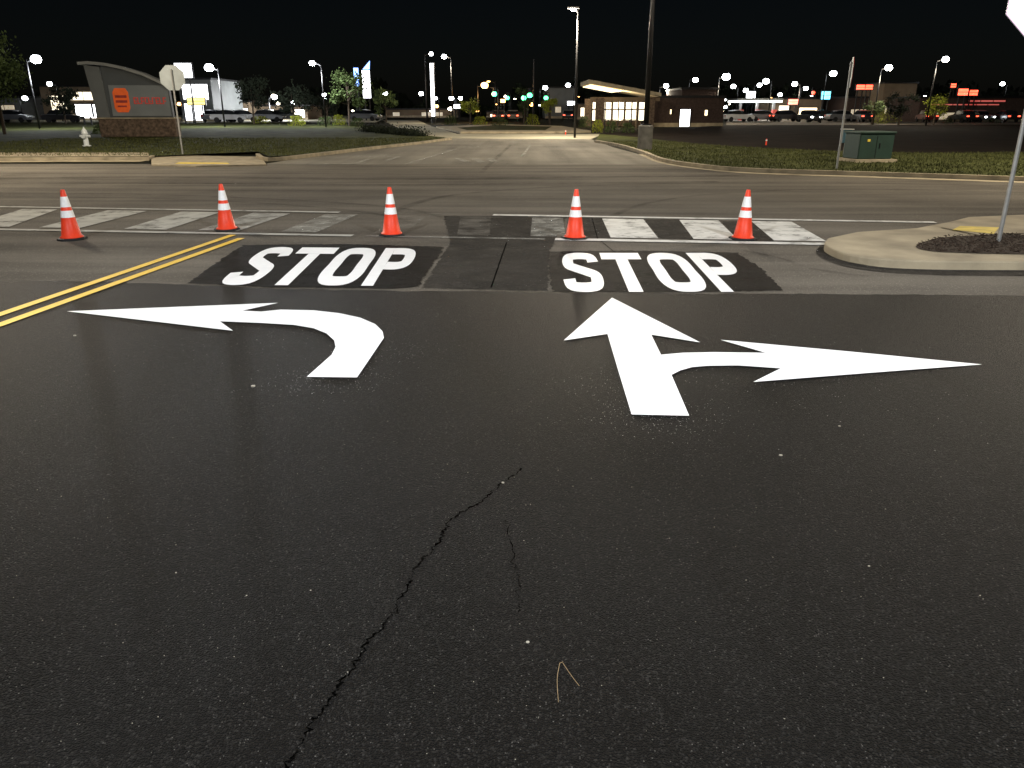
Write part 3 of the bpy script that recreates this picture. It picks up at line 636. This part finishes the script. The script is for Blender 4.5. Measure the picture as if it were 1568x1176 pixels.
pylon(1215,152,160,128,1.6,e_red); pylon(770,152,157,140,.8,e_or); pylon(300,150,160,104,2.2,e_yel); pylon(190,150,160,140,2.2,e_w2); pylon(875,155,161,140,1.4,e_w2); pylon(130,160,178,90,1.3,e_w2); pylon(1150,140,150,150,1.6,e_w2); pylon(700,160,166,150,1.2,e_w2); pylon(1075,163,168,140,1.0,e_yel)

# ------------------------------------------------ cars
def car(u,Y,col,rot=0.,tail=True,lit=False):
    x=at(u,175,Y)[0]; m=M('car_paint',col,rough=.3,var=.05,spec=.6); o=Ob('parked_car',(x,Y,.1 if u<600 else .02),rot)
    body=[(-2.2,.35),(-2.25,.75),(-2.1,.98),(-1.5,1.02),(1.0,.98),(2.0,.85),(2.2,.65),(2.2,.35)]
    o.part('body',m,bevel=.05).prism(body,-.88,.88)
    cab=[(-1.6,1.0),(-1.2,1.42),(-.2,1.5),(.5,1.4),(1.15,.98)]
    o.part('glasshouse',m_glass,bevel=.03).prism(cab,-.74,.74); o.part('roof',m).prism([(-1.2,1.425),(-.2,1.505),(.5,1.405),(.5,1.46),(-.2,1.56),(-1.2,1.48)],-.7,.7)
    o.part('wheels',m_rub)
    for a in (-1.4,1.4):
        for b in (-.9,.7): o.tube((a,b,.33),(a,b+.2,.33),.33,.33,14)
    o.part('headlights',e_w if lit else m_refl).box((2.2,-.6,.68),(.06,.32,.14)).box((2.2,.6,.68),(.06,.32,.14))
    o.part('taillights',e_red if tail else m_red).box((-2.24,-.62,.8),(.06,.32,.14)).box((-2.24,.62,.8),(.06,.32,.14)); o.done()
W_=(.4,.4,.4);K_=(.015,.015,.017);S_=(.10,.105,.115);R_=(.08,.008,.008)
for u,Y,c,r,t,l in ((350,104,W_,.2,0,0),(372,106,W_,.1,0,0),(330,106,S_,1.4,0,1),(410,108,S_,0,0,0),(435,110,K_,.1,0,0),(95,104,K_,.2,0,0),(20,104,S_,0,0,0),(560,116,S_,-.3,0,0),
    (765,118,K_,1.5,1,0),(785,120,S_,1.6,1,0),(1130,116,W_,.2,0,0),(1170,118,S_,0,0,0),(1205,116,K_,.1,1,0),(1240,112,K_,-1.5,0,1),(1262,120,K_,0,0,0),(1290,116,S_,.1,0,0),(1320,112,K_,1.5,1,0),(1420,112,R_,1.4,1,0),(1475,110,K_,1.6,1,0),(1500,112,S_,-1.45,0,1),(1540,110,K_,1.5,1,0),(870,128,K_,1.5,1,0)):
    car(u,Y,c,r,bool(t),bool(l))
for u,v in ((1173,222),(866,206)):
    x,y=gp(u,v,.1); o=Ob('marker_post',(x,y,.1)); o.part('post',m_or).tube((0,0,0),(0,0,.3),.04,.03,8); o.part('band',m_refl).tube((0,0,.2),(0,0,.26),.045,.045,8); o.done()

# ------------------------------------------------ sky, added night fill, camera
w=bpy.data.worlds.new('World'); scene.world=w; w.use_nodes=True; nt=w.node_tree
bg=nt.nodes['Background']; sk=nt.nodes.new('ShaderNodeTexSky'); sk.sky_type='NISHITA'; sk.sun_disc=False
sk.sun_elevation=radians(50); sk.sun_rotation=radians(200)
nt.links.new(sk.outputs['Color'],bg.inputs['Color']); bg.inputs['Strength'].default_value=.0006
sd=bpy.data.lights.new('fill_sun','SUN'); sd.energy=.15; sd.angle=radians(10); sd.color=(.9,.95,1.)  # dim sun added as basic fill for the night scene
so=bpy.data.objects.new('fill_sun',sd); scene.collection.objects.link(so); so.rotation_euler=(radians(40),0,radians(-20))
cd=bpy.data.cameras.new('camera'); co=bpy.data.objects.new('camera',cd); scene.collection.objects.link(co)
cd.sensor_width=36; cd.lens=36*FO/1568; cd.clip_end=3000; cd.clip_start=.05
co.location=(0,0,EYE); co.rotation_euler=(pi/2-PITCH,0,0); scene.camera=co
